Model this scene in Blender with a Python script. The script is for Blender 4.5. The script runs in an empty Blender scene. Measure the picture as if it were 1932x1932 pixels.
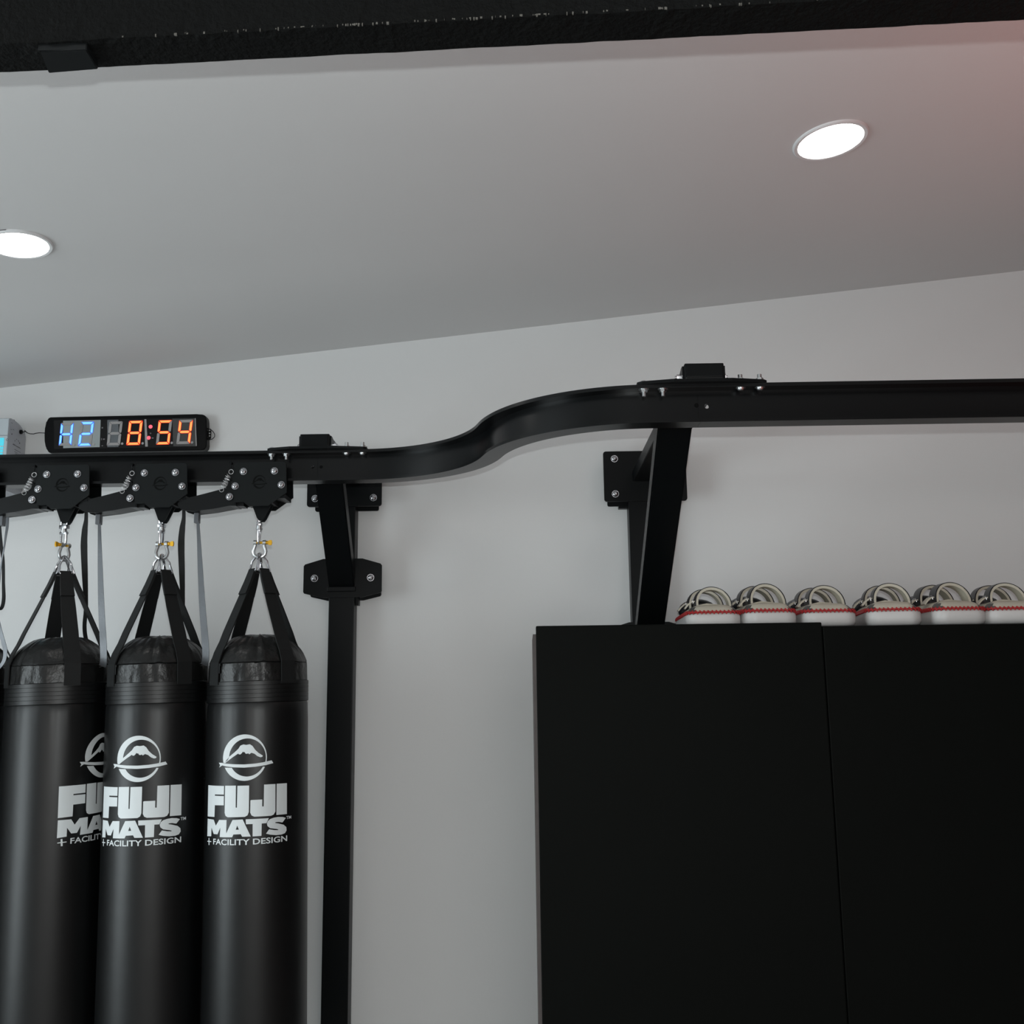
import bpy, bmesh, math, random
from mathutils import Vector, Matrix, noise
random.seed(7)
S = bpy.context.scene
COL = S.collection
PI = math.pi
V = Vector

# ---------------------------------------------------------------- camera
FPX, CX, CY = 1900.0, 966.0, 966.0
yaw, pitch, roll = math.radians(0.7), math.radians(10.0), 0.0125
CAM = V((0, 0, 1.5))
Fw = V((-math.sin(yaw)*math.cos(pitch), math.cos(yaw)*math.cos(pitch), math.sin(pitch)))
R0 = V((math.cos(yaw), math.sin(yaw), 0)); U0 = R0.cross(Fw)
Rt = R0*math.cos(roll) - U0*math.sin(roll); Up = Rt.cross(Fw)
cd = bpy.data.cameras.new('camera'); cam = bpy.data.objects.new('camera', cd); COL.objects.link(cam)
cd.sensor_width = 36; cd.lens = FPX/1932*36; cd.clip_start = .02
M = Matrix.Identity(4)
for i in range(3):
    M[i][0] = Rt[i]; M[i][1] = Up[i]; M[i][2] = -Fw[i]; M[i][3] = CAM[i]
cam.matrix_world = M
S.camera = cam

# ---------------------------------------------------------------- view, world, lights
S.view_settings.view_transform = 'Standard'; S.view_settings.look = 'None'
S.view_settings.exposure = 0.16; S.view_settings.gamma = 1
S.view_settings.use_curve_mapping = False
w = bpy.data.worlds.new('world'); S.world = w; w.use_nodes = True
w.node_tree.nodes['Background'].inputs[0].default_value = (.6, .75, .95, 1)
w.node_tree.nodes['Background'].inputs[1].default_value = .15

def lamp(name, typ, loc, energy, color, size=.1, sy=None, aim=None, spread=None):
    d = bpy.data.lights.new(name, typ); o = bpy.data.objects.new(name, d); COL.objects.link(o)
    o.location = loc; d.energy = energy; d.color = color
    if typ == 'AREA':
        d.size = size
        if sy: d.shape = 'RECTANGLE'; d.size_y = sy
        if spread: d.spread = spread
    else: d.shadow_soft_size = size
    if aim: o.rotation_euler = (V(aim)-V(loc)).to_track_quat('-Z', 'Y').to_euler()
    return o
# left window's daylight, the camera's own flash, added pink uplight and added back fill
lamp('window_daylight', 'AREA', (-4.08, .85, 1.12), 112, (.86, .96, 1.), 1.9, 3.0, aim=(0, .85, 1.1))
lamp('added_pink_uplight', 'AREA', (3.2, 1.9, 2.2), 9, (1, .26, .20), .5, 3.8, aim=(2.9, 1.9, 3.3), spread=2.7)  # unseen uplight added to tint the right of the ceiling pink
lamp('added_back_fill', 'AREA', (.6, -3.38, 1.35), 54, (1.0, .915, .875), 5.2, 2.1, aim=(.6, 3, 1.35))  # unseen warm fill added to brighten the lower and right wall
lamp('camera_flash', 'POINT', tuple(CAM + Up*.082 + Fw*.005), 68, (.93, 1.0, 1.0), .008)
LAMP_E = 16.5

# ---------------------------------------------------------------- pixel helpers (turn a measured point into metres on a real plane)
def ray(x, y): return Fw + Rt*((x-CX)/FPX) - Up*((y-CY)/FPX)
def aY(x, y, Y): d = ray(x, y); return CAM + d*(Y/d.y)
def aZ(x, y, z): d = ray(x, y); return CAM + d*((z-1.5)/d.z)

# ---------------------------------------------------------------- materials
def mat(name, col, rough=.5, metal=0., spec=.5, bump=0, bscale=40, var=0, vscale=3, coat=0, emit=None, estr=0, alpha=1, bdist=.002, detail=4):
    m = bpy.data.materials.new(name); m.use_nodes = True
    nt = m.node_tree; b = nt.nodes['Principled BSDF']
    b.inputs['Base Color'].default_value = (*col, 1); b.inputs['Roughness'].default_value = rough
    b.inputs['Metallic'].default_value = metal; b.inputs['Specular IOR Level'].default_value = spec
    if coat: b.inputs['Coat Weight'].default_value = coat
    if emit: b.inputs['Emission Color'].default_value = (*emit, 1); b.inputs['Emission Strength'].default_value = estr
    if alpha < 1: b.inputs['Alpha'].default_value = alpha
    tc = nt.nodes.new('ShaderNodeTexCoord')
    n = nt.nodes.new('ShaderNodeTexNoise'); n.inputs['Scale'].default_value = vscale; n.inputs['Detail'].default_value = detail
    nt.links.new(tc.outputs['Object'], n.inputs['Vector'])
    if var:
        mx = nt.nodes.new('ShaderNodeMix'); mx.data_type = 'RGBA'
        mx.inputs[6].default_value = (*[c*(1-var) for c in col], 1); mx.inputs[7].default_value = (*[min(1, c*(1+var)) for c in col], 1)
        nt.links.new(n.outputs['Fac'], mx.inputs[0]); nt.links.new(mx.outputs[2], b.inputs['Base Color'])
    if bump:
        n2 = nt.nodes.new('ShaderNodeTexNoise'); n2.inputs['Scale'].default_value = bscale; n2.inputs['Detail'].default_value = 5
        nt.links.new(tc.outputs['Object'], n2.inputs['Vector'])
        bp = nt.nodes.new('ShaderNodeBump'); bp.inputs['Strength'].default_value = bump; bp.inputs['Distance'].default_value = bdist
        nt.links.new(n2.outputs['Fac'], bp.inputs['Height']); nt.links.new(bp.outputs['Normal'], b.inputs['Normal'])
    return m
MT = {}
MT['wall'] = mat('wall_paint', (.76, .77, .77), .85, bump=.12, bscale=120, var=.015, vscale=2)
MT['ceil'] = mat('ceiling_paint', (.70, .70, .70), .9, bump=.1, bscale=90, var=.01)
MT['red'] = mat('dark_wall_paint', (.045, .04, .04), .9, spec=.2)
MT['floor'] = mat('floor_mat', (.20, .18, .175), .6, bump=.2, bscale=60, var=.1)
MT['steel'] = mat('black_powder_coat', (.0040, .0050, .0055), .36, spec=.13, bump=.08, bscale=400, bdist=.0005)
MT['satin'] = mat('black_satin_rail', (.003, .0036, .004), .27, spec=.30, bump=.05, bscale=200, bdist=.0005)
MT['beam'] = mat('rough_black_beam', (.0016, .0018, .0017), .75, spec=.12, bump=1., bscale=90, bdist=.006, var=.35, vscale=14)
MT['clipm'] = mat('black_plastic', (.008, .009, .0095), .32, spec=.18, bump=.1, bscale=200, bdist=.0005)
MT['chrome'] = mat('zinc_steel', (.62, .63, .66), .22, 1., bump=.1, bscale=90, bdist=.0006)
MT['galv'] = mat('galvanised_steel', (.55, .57, .58), .34, 1.)
MT['springm'] = mat('spring_wire', (.60, .61, .62), .42, .85)
MT['gold'] = mat('gold_pin', (.75, .42, .03), .35, .6)
MT['dark'] = mat('engraved_black', (.0025, .0028, .0028), .7, spec=.08)
MT['vinyl'] = mat('black_vinyl', (.0018, .0022, .0024), .40, spec=.44, bump=.25, bscale=7, bdist=.004)
MT['vinyl2'] = mat('creased_black_vinyl', (.006, .0062, .006), .35, spec=.38, bump=.8, bscale=9, bdist=.018, detail=3)
MT['web'] = mat('black_webbing', (.007, .0078, .008), .6, spec=.3, bump=.3, bscale=300, bdist=.0008)
MT['weblit'] = mat('lit_grey_webbing', (.11, .117, .127), .36, .4, bump=.3, bscale=160, bdist=.001)  # light on the webbing put into this lighter grey colour
MT['print'] = mat('white_print', (.66, .70, .71), .5)
MT['mat'] = mat('black_mat', (.0032, .0038, .0033), .6, spec=.06, bump=.12, bscale=220, bdist=.0008, var=.12, vscale=2.5)
MT['board'] = mat('brown_board_edge', (.085, .07, .066), .7, var=.2, vscale=30)
MT['white'] = mat('white_leather', (.62, .61, .60), .42, bump=.3, bscale=14, bdist=.003)
MT['cream'] = mat('cream_leather', (.50, .47, .385), .5, bump=.3, bscale=22, bdist=.003, var=.08, vscale=12)
MT['redl'] = mat('red_lacing', (.36, .018, .02), .5)
MT['blackl'] = mat('black_leather', (.010, .011, .014), .38)
MT['greyl'] = mat('grey_leather', (.07, .07, .065), .5)
MT['case'] = mat('clock_casing', (.0022, .0022, .0026), .36, spec=.14)
MT['face'] = mat('clock_face', (.005, .0045, .005), .12, spec=.35)
MT['film'] = mat('pale_film', (.50, .56, .57), .25, alpha=.62)
MT['film2'] = mat('grey_film', (.20, .22, .24), .25, alpha=.6)
MT['segoff'] = mat('unlit_segment', (.36, .35, .35), .5)
MT['segblue'] = mat('lit_blue_segment', (.1, .3, .8), .5, emit=(.17, .50, 1.), estr=1.15)
MT['segred'] = mat('lit_red_segment', (.8, .1, .02), .5, emit=(1., .29, .075), estr=1.35)
MT['halored'] = mat('red_halo_rim', (.6, .02, .01), .5, emit=(1., .03, .008), estr=.8)  # halo of the lit red segments painted as a glowing rim
MT['haloblue'] = mat('blue_halo_rim', (.05, .1, .7), .5, emit=(.05, .16, 1.), estr=.8)  # the same painted halo for the blue segments
MT['plate'] = mat('black_plate', (.0062, .0078, .0082), .42, spec=.15, bump=.08, bscale=400, bdist=.0005)
MT['dotred'] = mat('lit_red_dot', (.8, .1, .1), .5, emit=(1., .10, .16), estr=1.)
MT['abs'] = mat('white_plastic', (.52, .58, .62), .4)
MT['abs2'] = mat('grey_white_plastic', (.46, .47, .50), .45)
MT['cyan'] = mat('lit_cyan_panel', (.05, .4, .5), .4, emit=(.06, .5, .62), estr=.75)
MT['ink'] = mat('grey_print', (.16, .15, .16), .6)
MT['trim'] = mat('white_lamp_trim', (.74, .75, .76), .5)
MT['lens'] = mat('lamp_lens', (1, 1, 1), .5, emit=(1., .965, .92), estr=LAMP_E)
MT['rust'] = mat('pale_chips', (.09, .085, .075), .8)

# ---------------------------------------------------------------- mesh builder
class MB:
    def __init__(s): s.b = bmesh.new()
    def faces(s, vs, fs, mi=0):
        v = [s.b.verts.new(p) for p in vs]
        out = []
        for f in fs:
            try: g = s.b.faces.new([v[i] for i in f]); g.material_index = mi; out.append(g)
            except ValueError: pass
        return out
    def box(s, lo, hi, bev=0, mi=0):
        x0, y0, z0 = lo; x1, y1, z1 = hi
        vs = [(x0,y0,z0),(x1,y0,z0),(x1,y1,z0),(x0,y1,z0),(x0,y0,z1),(x1,y0,z1),(x1,y1,z1),(x0,y1,z1)]
        t = bmesh.new(); v = [t.verts.new(p) for p in vs]
        for f in ((0,3,2,1),(4,5,6,7),(0,1,5,4),(1,2,6,5),(2,3,7,6),(3,0,4,7)): t.faces.new([v[i] for i in f])
        if bev: bmesh.ops.bevel(t, geom=t.edges[:], offset=bev, segments=2, affect='EDGES', profile=.6)
        s.join(t, mi)
        return s
    def join(s, t, mi=0, mx=None):
        if mx is not None: bmesh.ops.transform(t, matrix=mx, verts=t.verts)
        me = {}
        for v in t.verts: me[v] = s.b.verts.new(v.co)
        for f in t.faces:
            try: g = s.b.faces.new([me[v] for v in f.verts]); g.material_index = mi
            except ValueError: pass
        t.free()
    def slab(s, pts, n, th, mi=0, bev=0):
        """polygon (list of 3D points) extruded along n*th"""
        n = V(n).normalized()*th; t = bmesh.new()
        a = [t.verts.new(V(p)) for p in pts]; b = [t.verts.new(V(p)+n) for p in pts]; k = len(pts)
        t.faces.new(a); t.faces.new(b[::-1])
        for i in range(k): t.faces.new([a[i], b[i], b[(i+1) % k], a[(i+1) % k]])
        if bev: bmesh.ops.bevel(t, geom=t.edges[:], offset=bev, segments=2, affect='EDGES')
        s.join(t, mi); return s
    def cyl(s, p0, p1, r0, r1=None, n=20, mi=0):
        r1 = r0 if r1 is None else r1; p0 = V(p0); p1 = V(p1); d = (p1-p0).normalized()
        u = d.orthogonal().normalized(); w_ = d.cross(u); vs = []
        for p, r in ((p0, r0), (p1, r1)):
            for i in range(n): a = 2*PI*i/n; vs.append(p + (u*math.cos(a)+w_*math.sin(a))*r)
        fs = [(i, (i+1) % n, n+(i+1) % n, n+i) for i in range(n)] + [tuple(range(n))[::-1], tuple(range(n, 2*n))]
        s.faces(vs, fs, mi); return s
    def lathe(s, prof, o=(0,0,0), n=32, axis='Z', mi=0, fn=None):
        o = V(o); vs = []; fs = []; k = len(prof)
        for i in range(n):
            a = 2*PI*i/n
            for r, z in prof:
                if axis == 'Z': p = V((r*math.cos(a), r*math.sin(a), z))
                else: p = V((r*math.cos(a), z, r*math.sin(a)))     # axis Y
                vs.append(o+(fn(p, a) if fn else p))
        for i in range(n):
            for j in range(k-1):
                a0 = i*k+j; b0 = ((i+1) % n)*k+j
                fs.append((a0, b0, b0+1, a0+1))
        s.faces(vs, fs, mi); bmesh.ops.remove_doubles(s.b, verts=s.b.verts, dist=1e-6); return s
    def tube(s, path, r, n=8, closed=False, mi=0):
        P = [V(p) for p in path]; k = len(P); rings = []; u = None
        for i, p in enumerate(P):
            d = (P[(i+1) % k]-P[i-1]) if closed else (P[min(i+1, k-1)]-P[max(i-1, 0)])
            d.normalize()
            if u is None: u = d.orthogonal().normalized()
            else: u = (u - d*u.dot(d)).normalized()
            w_ = d.cross(u); rr = r[i] if isinstance(r, (list, tuple)) else r
            rings.append([s.b.verts.new(p+(u*math.cos(2*PI*j/n)+w_*math.sin(2*PI*j/n))*rr) for j in range(n)])
        for i in range(k if closed else k-1):
            a = rings[i]; b = rings[(i+1) % k]
            if closed and i == k-1:
                sh = min(range(n), key=lambda q: (a[0].co-b[q].co).length); b = b[sh:]+b[:sh]
            for j in range(n):
                f = s.b.faces.new([a[j], a[(j+1) % n], b[(j+1) % n], b[j]]); f.material_index = mi
        if not closed:
            f = s.b.faces.new(rings[0][::-1]); f.material_index = mi; f = s.b.faces.new(rings[-1]); f.material_index = mi
        return s
    def ribbon(s, path, wdir, width, th, mi=0, mi2=None):
        """flat band; wdir = width direction (vector or per point), thickness normal to it; mi2 = material of the other side"""
        P = [V(p) for p in path]; k = len(P); rings = []
        for i, p in enumerate(P):
            d = (P[min(i+1, k-1)]-P[max(i-1, 0)]).normalized()
            wd = V(wdir[i] if isinstance(wdir, list) else wdir); wd = (wd-d*wd.dot(d)).normalized()
            n_ = d.cross(wd).normalized(); ww = (width[i] if isinstance(width, (list, tuple)) else width)/2
            rings.append([s.b.verts.new(p+wd*a*ww+n_*b*th/2) for a, b in ((-1,-1),(1,-1),(1,1),(-1,1))])
        for i in range(k-1):
            a = rings[i]; b = rings[i+1]
            for j in range(4):
                f = s.b.faces.new([a[j], a[(j+1) % 4], b[(j+1) % 4], b[j]])
                f.material_index = (mi2 if (mi2 is not None and j == 2) else mi)
        s.b.faces.new(rings[0][::-1]).material_index = mi; s.b.faces.new(rings[-1]).material_index = mi
        return s

ORIG = {}
def obj(name, mb, m, parent=None, smooth=False, angle=35, label=None):
    b = mb.b if isinstance(mb, MB) else mb
    o0 = ORIG.get(parent.name, V((0,0,0))) if parent else V((0,0,0))
    bmesh.ops.recalc_face_normals(b, faces=b.faces)
    if parent: bmesh.ops.translate(b, vec=-o0, verts=b.verts)
    me = bpy.data.meshes.new(name); b.to_mesh(me); b.free()
    for mm in (m if isinstance(m, (list, tuple)) else [m]): me.materials.append(MT[mm])
    o = bpy.data.objects.new(name, me); COL.objects.link(o)
    if parent: o.parent = parent; ORIG[o.name] = o0
    if smooth:
        me.polygons.foreach_set('use_smooth', [True]*len(me.polygons))
        try: me.set_sharp_from_angle(angle=math.radians(angle))
        except Exception: pass
    if label: o['label'] = label
    return o
def thing(name, label, cat, loc=(0,0,0), group=None):
    o = bpy.data.objects.new(name, None); COL.objects.link(o); o.empty_display_size = .05
    o.location = loc; ORIG[o.name] = V(loc); o['label'] = label; o['category'] = cat
    if group: o['group'] = group
    return o
def tag(o, label, cat, group=None):
    o['label'] = label; o['category'] = cat
    if group: o['group'] = group
    return o
def struct(name, mb, m, smooth=False):
    o = obj(name, mb, m, smooth=smooth); o['kind'] = 'structure'; return o
def recenter(o, loc):
    loc = V(loc); o.data.transform(Matrix.Translation(-loc)); o.location = loc; return o
def dup(root, label, group=None):
    r = root.copy(); COL.objects.link(r); r['label'] = label
    if group: r['group'] = group
    def rec(a, b):
        for ch in list(a.children):
            c = ch.copy(); COL.objects.link(c); c.parent = b; rec(ch, c)
    rec(root, r)
    return r

# ---------------------------------------------------------------- the room
XL, XR, YB, YF = -4.2, 3.6, 4.08, -3.6
K = 0.1027
def cz(x): return 2.785 + K*(x+2.213)
T = .12
def quadwall(pts, n, th=T):
    return MB().slab(pts, n, th)
struct('wall_back', quadwall([(XL-T,YB,-.1),(XR+T,YB,-.1),(XR+T,YB,cz(XR+T)+.1),(XL-T,YB,cz(XL-T)+.1)], (0,1,0)), 'wall')
struct('wall_front', quadwall([(XL-T,YF,-.1),(XR+T,YF,-.1),(XR+T,YF,cz(XR+T)+.1),(XL-T,YF,cz(XL-T)+.1)], (0,-1,0)), 'red')
struct('wall_left', quadwall([(XL,YF,-.1),(XL,YB,-.1),(XL,YB,cz(XL)+.1),(XL,YF,cz(XL)+.1)], (-1,0,0)), 'wall')
struct('wall_right', quadwall([(XR,YF,-.1),(XR,YB,-.1),(XR,YB,cz(XR)+.1),(XR,YF,cz(XR)+.1)], (1,0,0)), 'red')
struct('floor', MB().box((XL-T,YF-T,-.1),(XR+T,YB+T,0)), 'floor')
nt = MT['floor'].node_tree; _p = nt.nodes['Principled BSDF']
_g = nt.nodes.new('ShaderNodeNewGeometry'); _x = nt.nodes.new('ShaderNodeSeparateXYZ'); nt.links.new(_g.outputs['Position'], _x.inputs[0])
_t = nt.nodes.new('ShaderNodeMath'); _t.operation = 'GREATER_THAN'; _t.inputs[1].default_value = .4; nt.links.new(_x.outputs['X'], _t.inputs[0])
_m = nt.nodes.new('ShaderNodeMix'); _m.data_type = 'RGBA'; _m.inputs[6].default_value = (.34, .34, .33, 1); _m.inputs[7].default_value = (.24, .17, .16, 1)
nt.links.new(_t.outputs[0], _m.inputs[0]); nt.links.new(_m.outputs[2], _p.inputs['Base Color'])
struct('ceiling', quadwall([(XL-T,YF-T,cz(XL-T)),(XR+T,YF-T,cz(XR+T)),(XR+T,YB+T,cz(XR+T)),(XL-T,YB+T,cz(XL-T))], (-K,0,1)), 'ceil')
def window(name, x0, x1, axis, fixed, z0, z1):
    m = MB(); g = MB(); s_ = .05
    def bx(a0, a1, b0, b1, tgt, d0=0, d1=.05):
        if axis == 'Y': tgt.box((min(fixed+d0, fixed+d1), a0, b0), (max(fixed+d0, fixed+d1), a1, b1))
        else: tgt.box((a0, min(fixed+d0, fixed+d1), b0), (a1, max(fixed+d0, fixed+d1), b1))
    bx(x0-s_, x0, z0-s_, z1+s_, m); bx(x1, x1+s_, z0-s_, z1+s_, m); bx(x0, x1, z0-s_, z0, m); bx(x0, x1, z1, z1+s_, m)
    mid = (x0+x1)/2; bx(mid-.02, mid+.02, z0, z1, m); bx(x0, x1, z0, z1, g, .003, .008)
    o = obj(name, m, 'trim'); o['kind'] = 'structure'
    p = obj('pane', g, 'film', o)
window('window_1', -.66, 2.36, 'Y', XL, .14, 2.1)
window('back_fill_frame', -2.0, 3.2, 'X', YF, .3, 2.4)  # unseen window frame sized to the added back fill

# ---------------------------------------------------------------- recessed ceiling lights
def downlight(x, y, r, label, crack=False):
    n = V((-K, 0, 1)).normalized(); z = cz(x)
    t = thing('ceiling_light', label, 'ceiling light', (x, y, z), 'round recessed ceiling lights')
    q = n.to_track_quat('Z', 'Y').to_matrix()
    f = lambda p, a: q @ p
    obj('trim_ring', MB().lathe([(r, -.002), (r*1.03, -.006), (r*1.13, -.007), (r*1.17, -.004), (r*1.19, .004), (r, .004), (r, -.002)], (x, y, z), 64, fn=f), 'trim', t, True)
    obj('lens', MB().lathe([(0, -.0035), (r*.6, -.0035), (r*.999, -.003), (r*.999, .003)], (x, y, z), 64, fn=f), 'lens', t, True)
    if crack:
        c_ = V((x, y, z)); m_ = MB().tube([c_+q @ V((math.cos(math.radians(a))*r*1.19, math.sin(math.radians(a))*r*1.19, -.0015)) for a in range(-78, 9, 4)], .0013, 6)
        obj('rim_gap', m_, 'ink', t, True, label='dark hairline gap beside the trim ring')
    return t
downlight(.933, 2.79, .094, 'round ceiling light glowing above the right-hand rail, tilted on the sloping ceiling')
downlight(-1.527, 2.858, .082, 'round ceiling light at the left edge, above the wall timer', True)
for i, (x, y) in enumerate([(-2.9, .3), (.9, -.6), (-1.5, -1.9), (2.4, -2.2), (2.5, .9)]):  # unseen downlights added for more light in the room
    downlight(x, y, .09, 'added round ceiling light behind the photographer, ' + ['near the left wall', 'just behind the camera', 'rear left', 'rear right', 'by the dark side wall'][i])

# ---------------------------------------------------------------- black beam close overhead
def make_beam():
    m = MB(); t = bmesh.new()
    a = V((-4.2, 1.479+(-4.2+.843)*-.0494, 2.5)); b = V((3.6, 1.479+(3.6+.843)*-.0494, 2.5))
    wdt = .069; hgt = .17; n = 520
    d = (b-a).normalized(); side = V((-d.y, d.x, 0))*-1
    rings = []
    prof = [(0, 0), (wdt*.25, 0), (wdt*.5, 0), (wdt*.75, 0), (wdt, .0), (wdt, .01), (wdt, .05), (wdt, .11), (wdt, hgt), (0, hgt), (0, .08), (0, .01)]
    for i in range(n+1):
        p = a.lerp(b, i/n); ring = []
        for k, (u, v) in enumerate(prof):
            q = p + side*u + V((0, 0, v)); nz = noise.noise(q*26); nf = noise.noise(q*95)
            amp = .0011 if k in (0, 11) else (.0022 if k in (3, 4, 5) else .0008)
            q += V((0, nf, nz+nf))*amp
            ring.append(t.verts.new(q))
        rings.append(ring)
    kk = len(prof)
    for i in range(n):
        for j in range(kk): t.faces.new([rings[i][j], rings[i][(j+1) % kk], rings[i+1][(j+1) % kk], rings[i+1][j]])
    t.faces.new(rings[0][::-1]); t.faces.new(rings[-1])
    m.join(t)
    root = thing('overhead_beam', 'rough matte black beam running across the top, close overhead', 'beam', (0, 1.43, 2.5))
    obj('beam_body', m, 'beam', root)
    c = MB(); random.seed(3)
    for i in range(110):
        x = random.triangular(-.65, .5, -.1); y0 = 1.479+(x+.843)*-.0494-wdt
        s_ = random.uniform(.0003, .0009)
        c.box((x, y0-.0012, 2.5+random.uniform(-.001, .002)), (x+s_*random.uniform(1, 5), y0+.0012, 2.5+random.uniform(.0025, .004)))
    obj('edge_chips', c, 'rust', root, label='pale worn chips along the lower front edge')
    p = MB(); q = [aZ(76, 99, 2.487), aZ(163, 94.5, 2.487), aZ(185, 131, 2.487), aZ(92, 138.5, 2.487)]
    p.slab(q, (0, 0, 1), .012, bev=.0012)
    q2 = [aZ(72, 99, 2.487), aZ(163, 94.5, 2.487)]
    p.box((q2[0].x, q2[0].y-.002, 2.489), (q2[1].x, q2[1].y+.003, 2.512), .001)
    obj('strap_plate', p, 'clipm', root, label='smooth flat plate wrapped under the beam')
make_beam()

# ---------------------------------------------------------------- rails
ZT, ZB = 2.311, 2.2077
YLC, YRC = 3.370, 2.681
TH = math.radians(75); RAD = (YLC-YRC)/(2*(1-math.cos(TH))); DX = 2*RAD*math.sin(TH)
SX0 = -.545
XSEAM1, XSEAM2 = aY(596, 907, 3.34).x, aY(1321, 805, 2.66).x
def spath(n=26):
    P = [(XSEAM1, YLC), (SX0-.05, YLC)]
    for i in range(n+1):
        a = TH*i/n; P.append((SX0+RAD*math.sin(a), YLC-RAD*(1-math.cos(a))))
    for i in range(n, -1, -1):
        a = TH*i/n; P.append((SX0+DX-RAD*math.sin(a), YRC+RAD*(1-math.cos(a))))
    P.append((XSEAM2, YRC))
    Q = [P[0]]
    for p in P[1:]:
        if (V(p)-V(Q[-1])).length > 1e-4: Q.append(p)
    return Q
def sweep(m, path, rect, mi=0):
    """sweep a rectangle (n0,n1,z0,z1); n = offset to the far side of the path"""
    n0, n1, z0, z1 = rect; P = [V((x, y, 0)) for x, y in path]; k = len(P); rings = []
    for i, p in enumerate(P):
        d = (P[min(i+1, k-1)]-P[max(i-1, 0)]).normalized(); nn = V((-d.y, d.x, 0))
        rings.append([m.b.verts.new(p+nn*a+V((0, 0, z))) for a, z in ((n0, z0), (n1, z0), (n1, z1), (n0, z1))])
    for i in range(k-1):
        for j in range(4):
            m.b.faces.new([rings[i][j], rings[i][(j+1) % 4], rings[i+1][(j+1) % 4], rings[i+1][j]])
    m.b.faces.new(rings[0][::-1]); m.b.faces.new(rings[-1])
WT, WB, FT = .045, .031, .0085
def rail(name, path, label, holes=()):
    o0 = V((path[0][0], path[0][1], ZB))
    m = MB()
    sweep(m, path, (-WT, WT, ZT-FT, ZT)); sweep(m, path, (-WB, WB, ZB, ZB+FT))
    sweep(m, path, (-WT, -WT+.002, ZT-FT-.0015, ZT-FT))
    if not holes: sweep(m, path, (-.004, .004, ZB+FT, ZT-FT))
    else:
        (x0, y0), (x1, _) = path[0], path[-1]
        for yy in (y0-.004, y0+.004):
            t = bmesh.new(); E_ = []
            def loop(pts):
                v = [t.verts.new(p) for p in pts]
                E_.extend(t.edges.new((v[i], v[(i+1) % len(v)])) for i in range(len(v)))
            loop([(x0, yy, ZB+FT), (x1, yy, ZB+FT), (x1, yy, ZT-FT), (x0, yy, ZT-FT)])
            for hx, hz, hr in holes: loop([(hx+hr*math.cos(2*PI*i/20), yy, hz+hr*math.sin(2*PI*i/20)) for i in range(20)])
            bmesh.ops.triangle_fill(t, edges=E_, use_beauty=True); m.join(t)
        for hx, hz, hr in holes:
            t = bmesh.new(); r_ = [[t.verts.new((hx+hr*math.cos(2*PI*i/20), yy, hz+hr*math.sin(2*PI*i/20))) for i in range(20)] for yy in (y0-.004, y0+.004)]
            for i in range(20): t.faces.new([r_[0][i], r_[0][(i+1) % 20], r_[1][(i+1) % 20], r_[1][i]])
            m.join(t)
        m.faces([(x0, y0-.004, ZB+FT), (x0, y0+.004, ZB+FT), (x0, y0+.004, ZT-FT), (x0, y0-.004, ZT-FT)], [(0,1,2,3)])
    o = obj(name, m, 'satin', smooth=True, angle=30); recenter(o, o0)
    return tag(o, label, 'overhead rail', 'sections of the black bag-carrying rail')
h3 = [aY(590, 881.5, YLC-.004), aY(606, 881, YLC-.004)]
rail('straight_rail', [(-3.4, YLC), (XSEAM1-.0006, YLC)], 'straight black steel I-beam rail on the left carrying the bag trolleys', [(h3[0].x, h3[0].z, .0052)])
h1 = aY(1314, 765, YRC-.004); h2 = aY(1333.5, 766.5, YRC-.004)
rc = rail('curved_rail', spath(), 'S-bend section of black I-beam rail between the two wall supports')
rail('straight_rail', [(XSEAM2+.0006, YRC), (3.4, YRC)], 'straight black steel I-beam rail at the right, above the pads', [(h2.x, h2.z, .0066)])
ORIG[rc.name] = V(rc.location)
obj('bolt_hole', MB().cyl((h1.x, YRC-.0045, h1.z), (h1.x, YRC+.002, h1.z), .0062), 'dark', rc)
obj('bolt_hole', MB().cyl((h3[1].x, YLC-.0045, h3[1].z), (h3[1].x, YLC+.002, h3[1].z), .0055), 'dark', rc)

# ---------------------------------------------------------------- bolts
def dome_bolt(c, r, d=(0, -1, 0)):
    """button-head bolt with a washer facing -Y"""
    m = MB(); c = V(c)
    m.lathe([(0, -.62*r), (r*.28, -.62*r), (r*.30, -.42*r), (r*.36, -.60*r), (r*.6, -.52*r), (r*.80, -.30*r), (r*.84, -.12*r), (r, -.12*r), (r, 0)], c, 20, 'Y')
    return m
def stud(x, y, z, up, r=.0072, head=True):
    m = MB()
    if up:
        m.cyl((x, y, z), (x, y, z+.0015), r*1.9); m.cyl((x, y, z+.0015), (x, y, z+.0075), r*1.45, n=6); m.cyl((x, y, z+.0075), (x, y, z+.0185), r*.85, n=12)
        m.lathe([(0, -.0075), (r*.9, -.007), (r*1.3, -.0035), (r*1.35, 0)], (x, y, ZT-FT-.0015), 16)
        m.cyl((x, y, ZT-FT-.0015), (x, y, ZT-FT-.0003), r*1.9)
    else:
        zz = ZT-FT
        m.cyl((x, y, zz), (x, y, zz-.0015), r*1.95); m.cyl((x, y, zz-.0015), (x, y, zz-.0035), r*1.5); m.cyl((x, y, zz-.0035), (x, y, zz-.0095), r*1.4, n=6); m.cyl((x, y, zz-.0095), (x, y, zz-.021), r*.75, n=12)
        m.lathe([(r*1.4, 0), (r*1.3, .003), (r*.8, .0055), (0, .006)], (x, y, z), 16)
    return m

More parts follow.
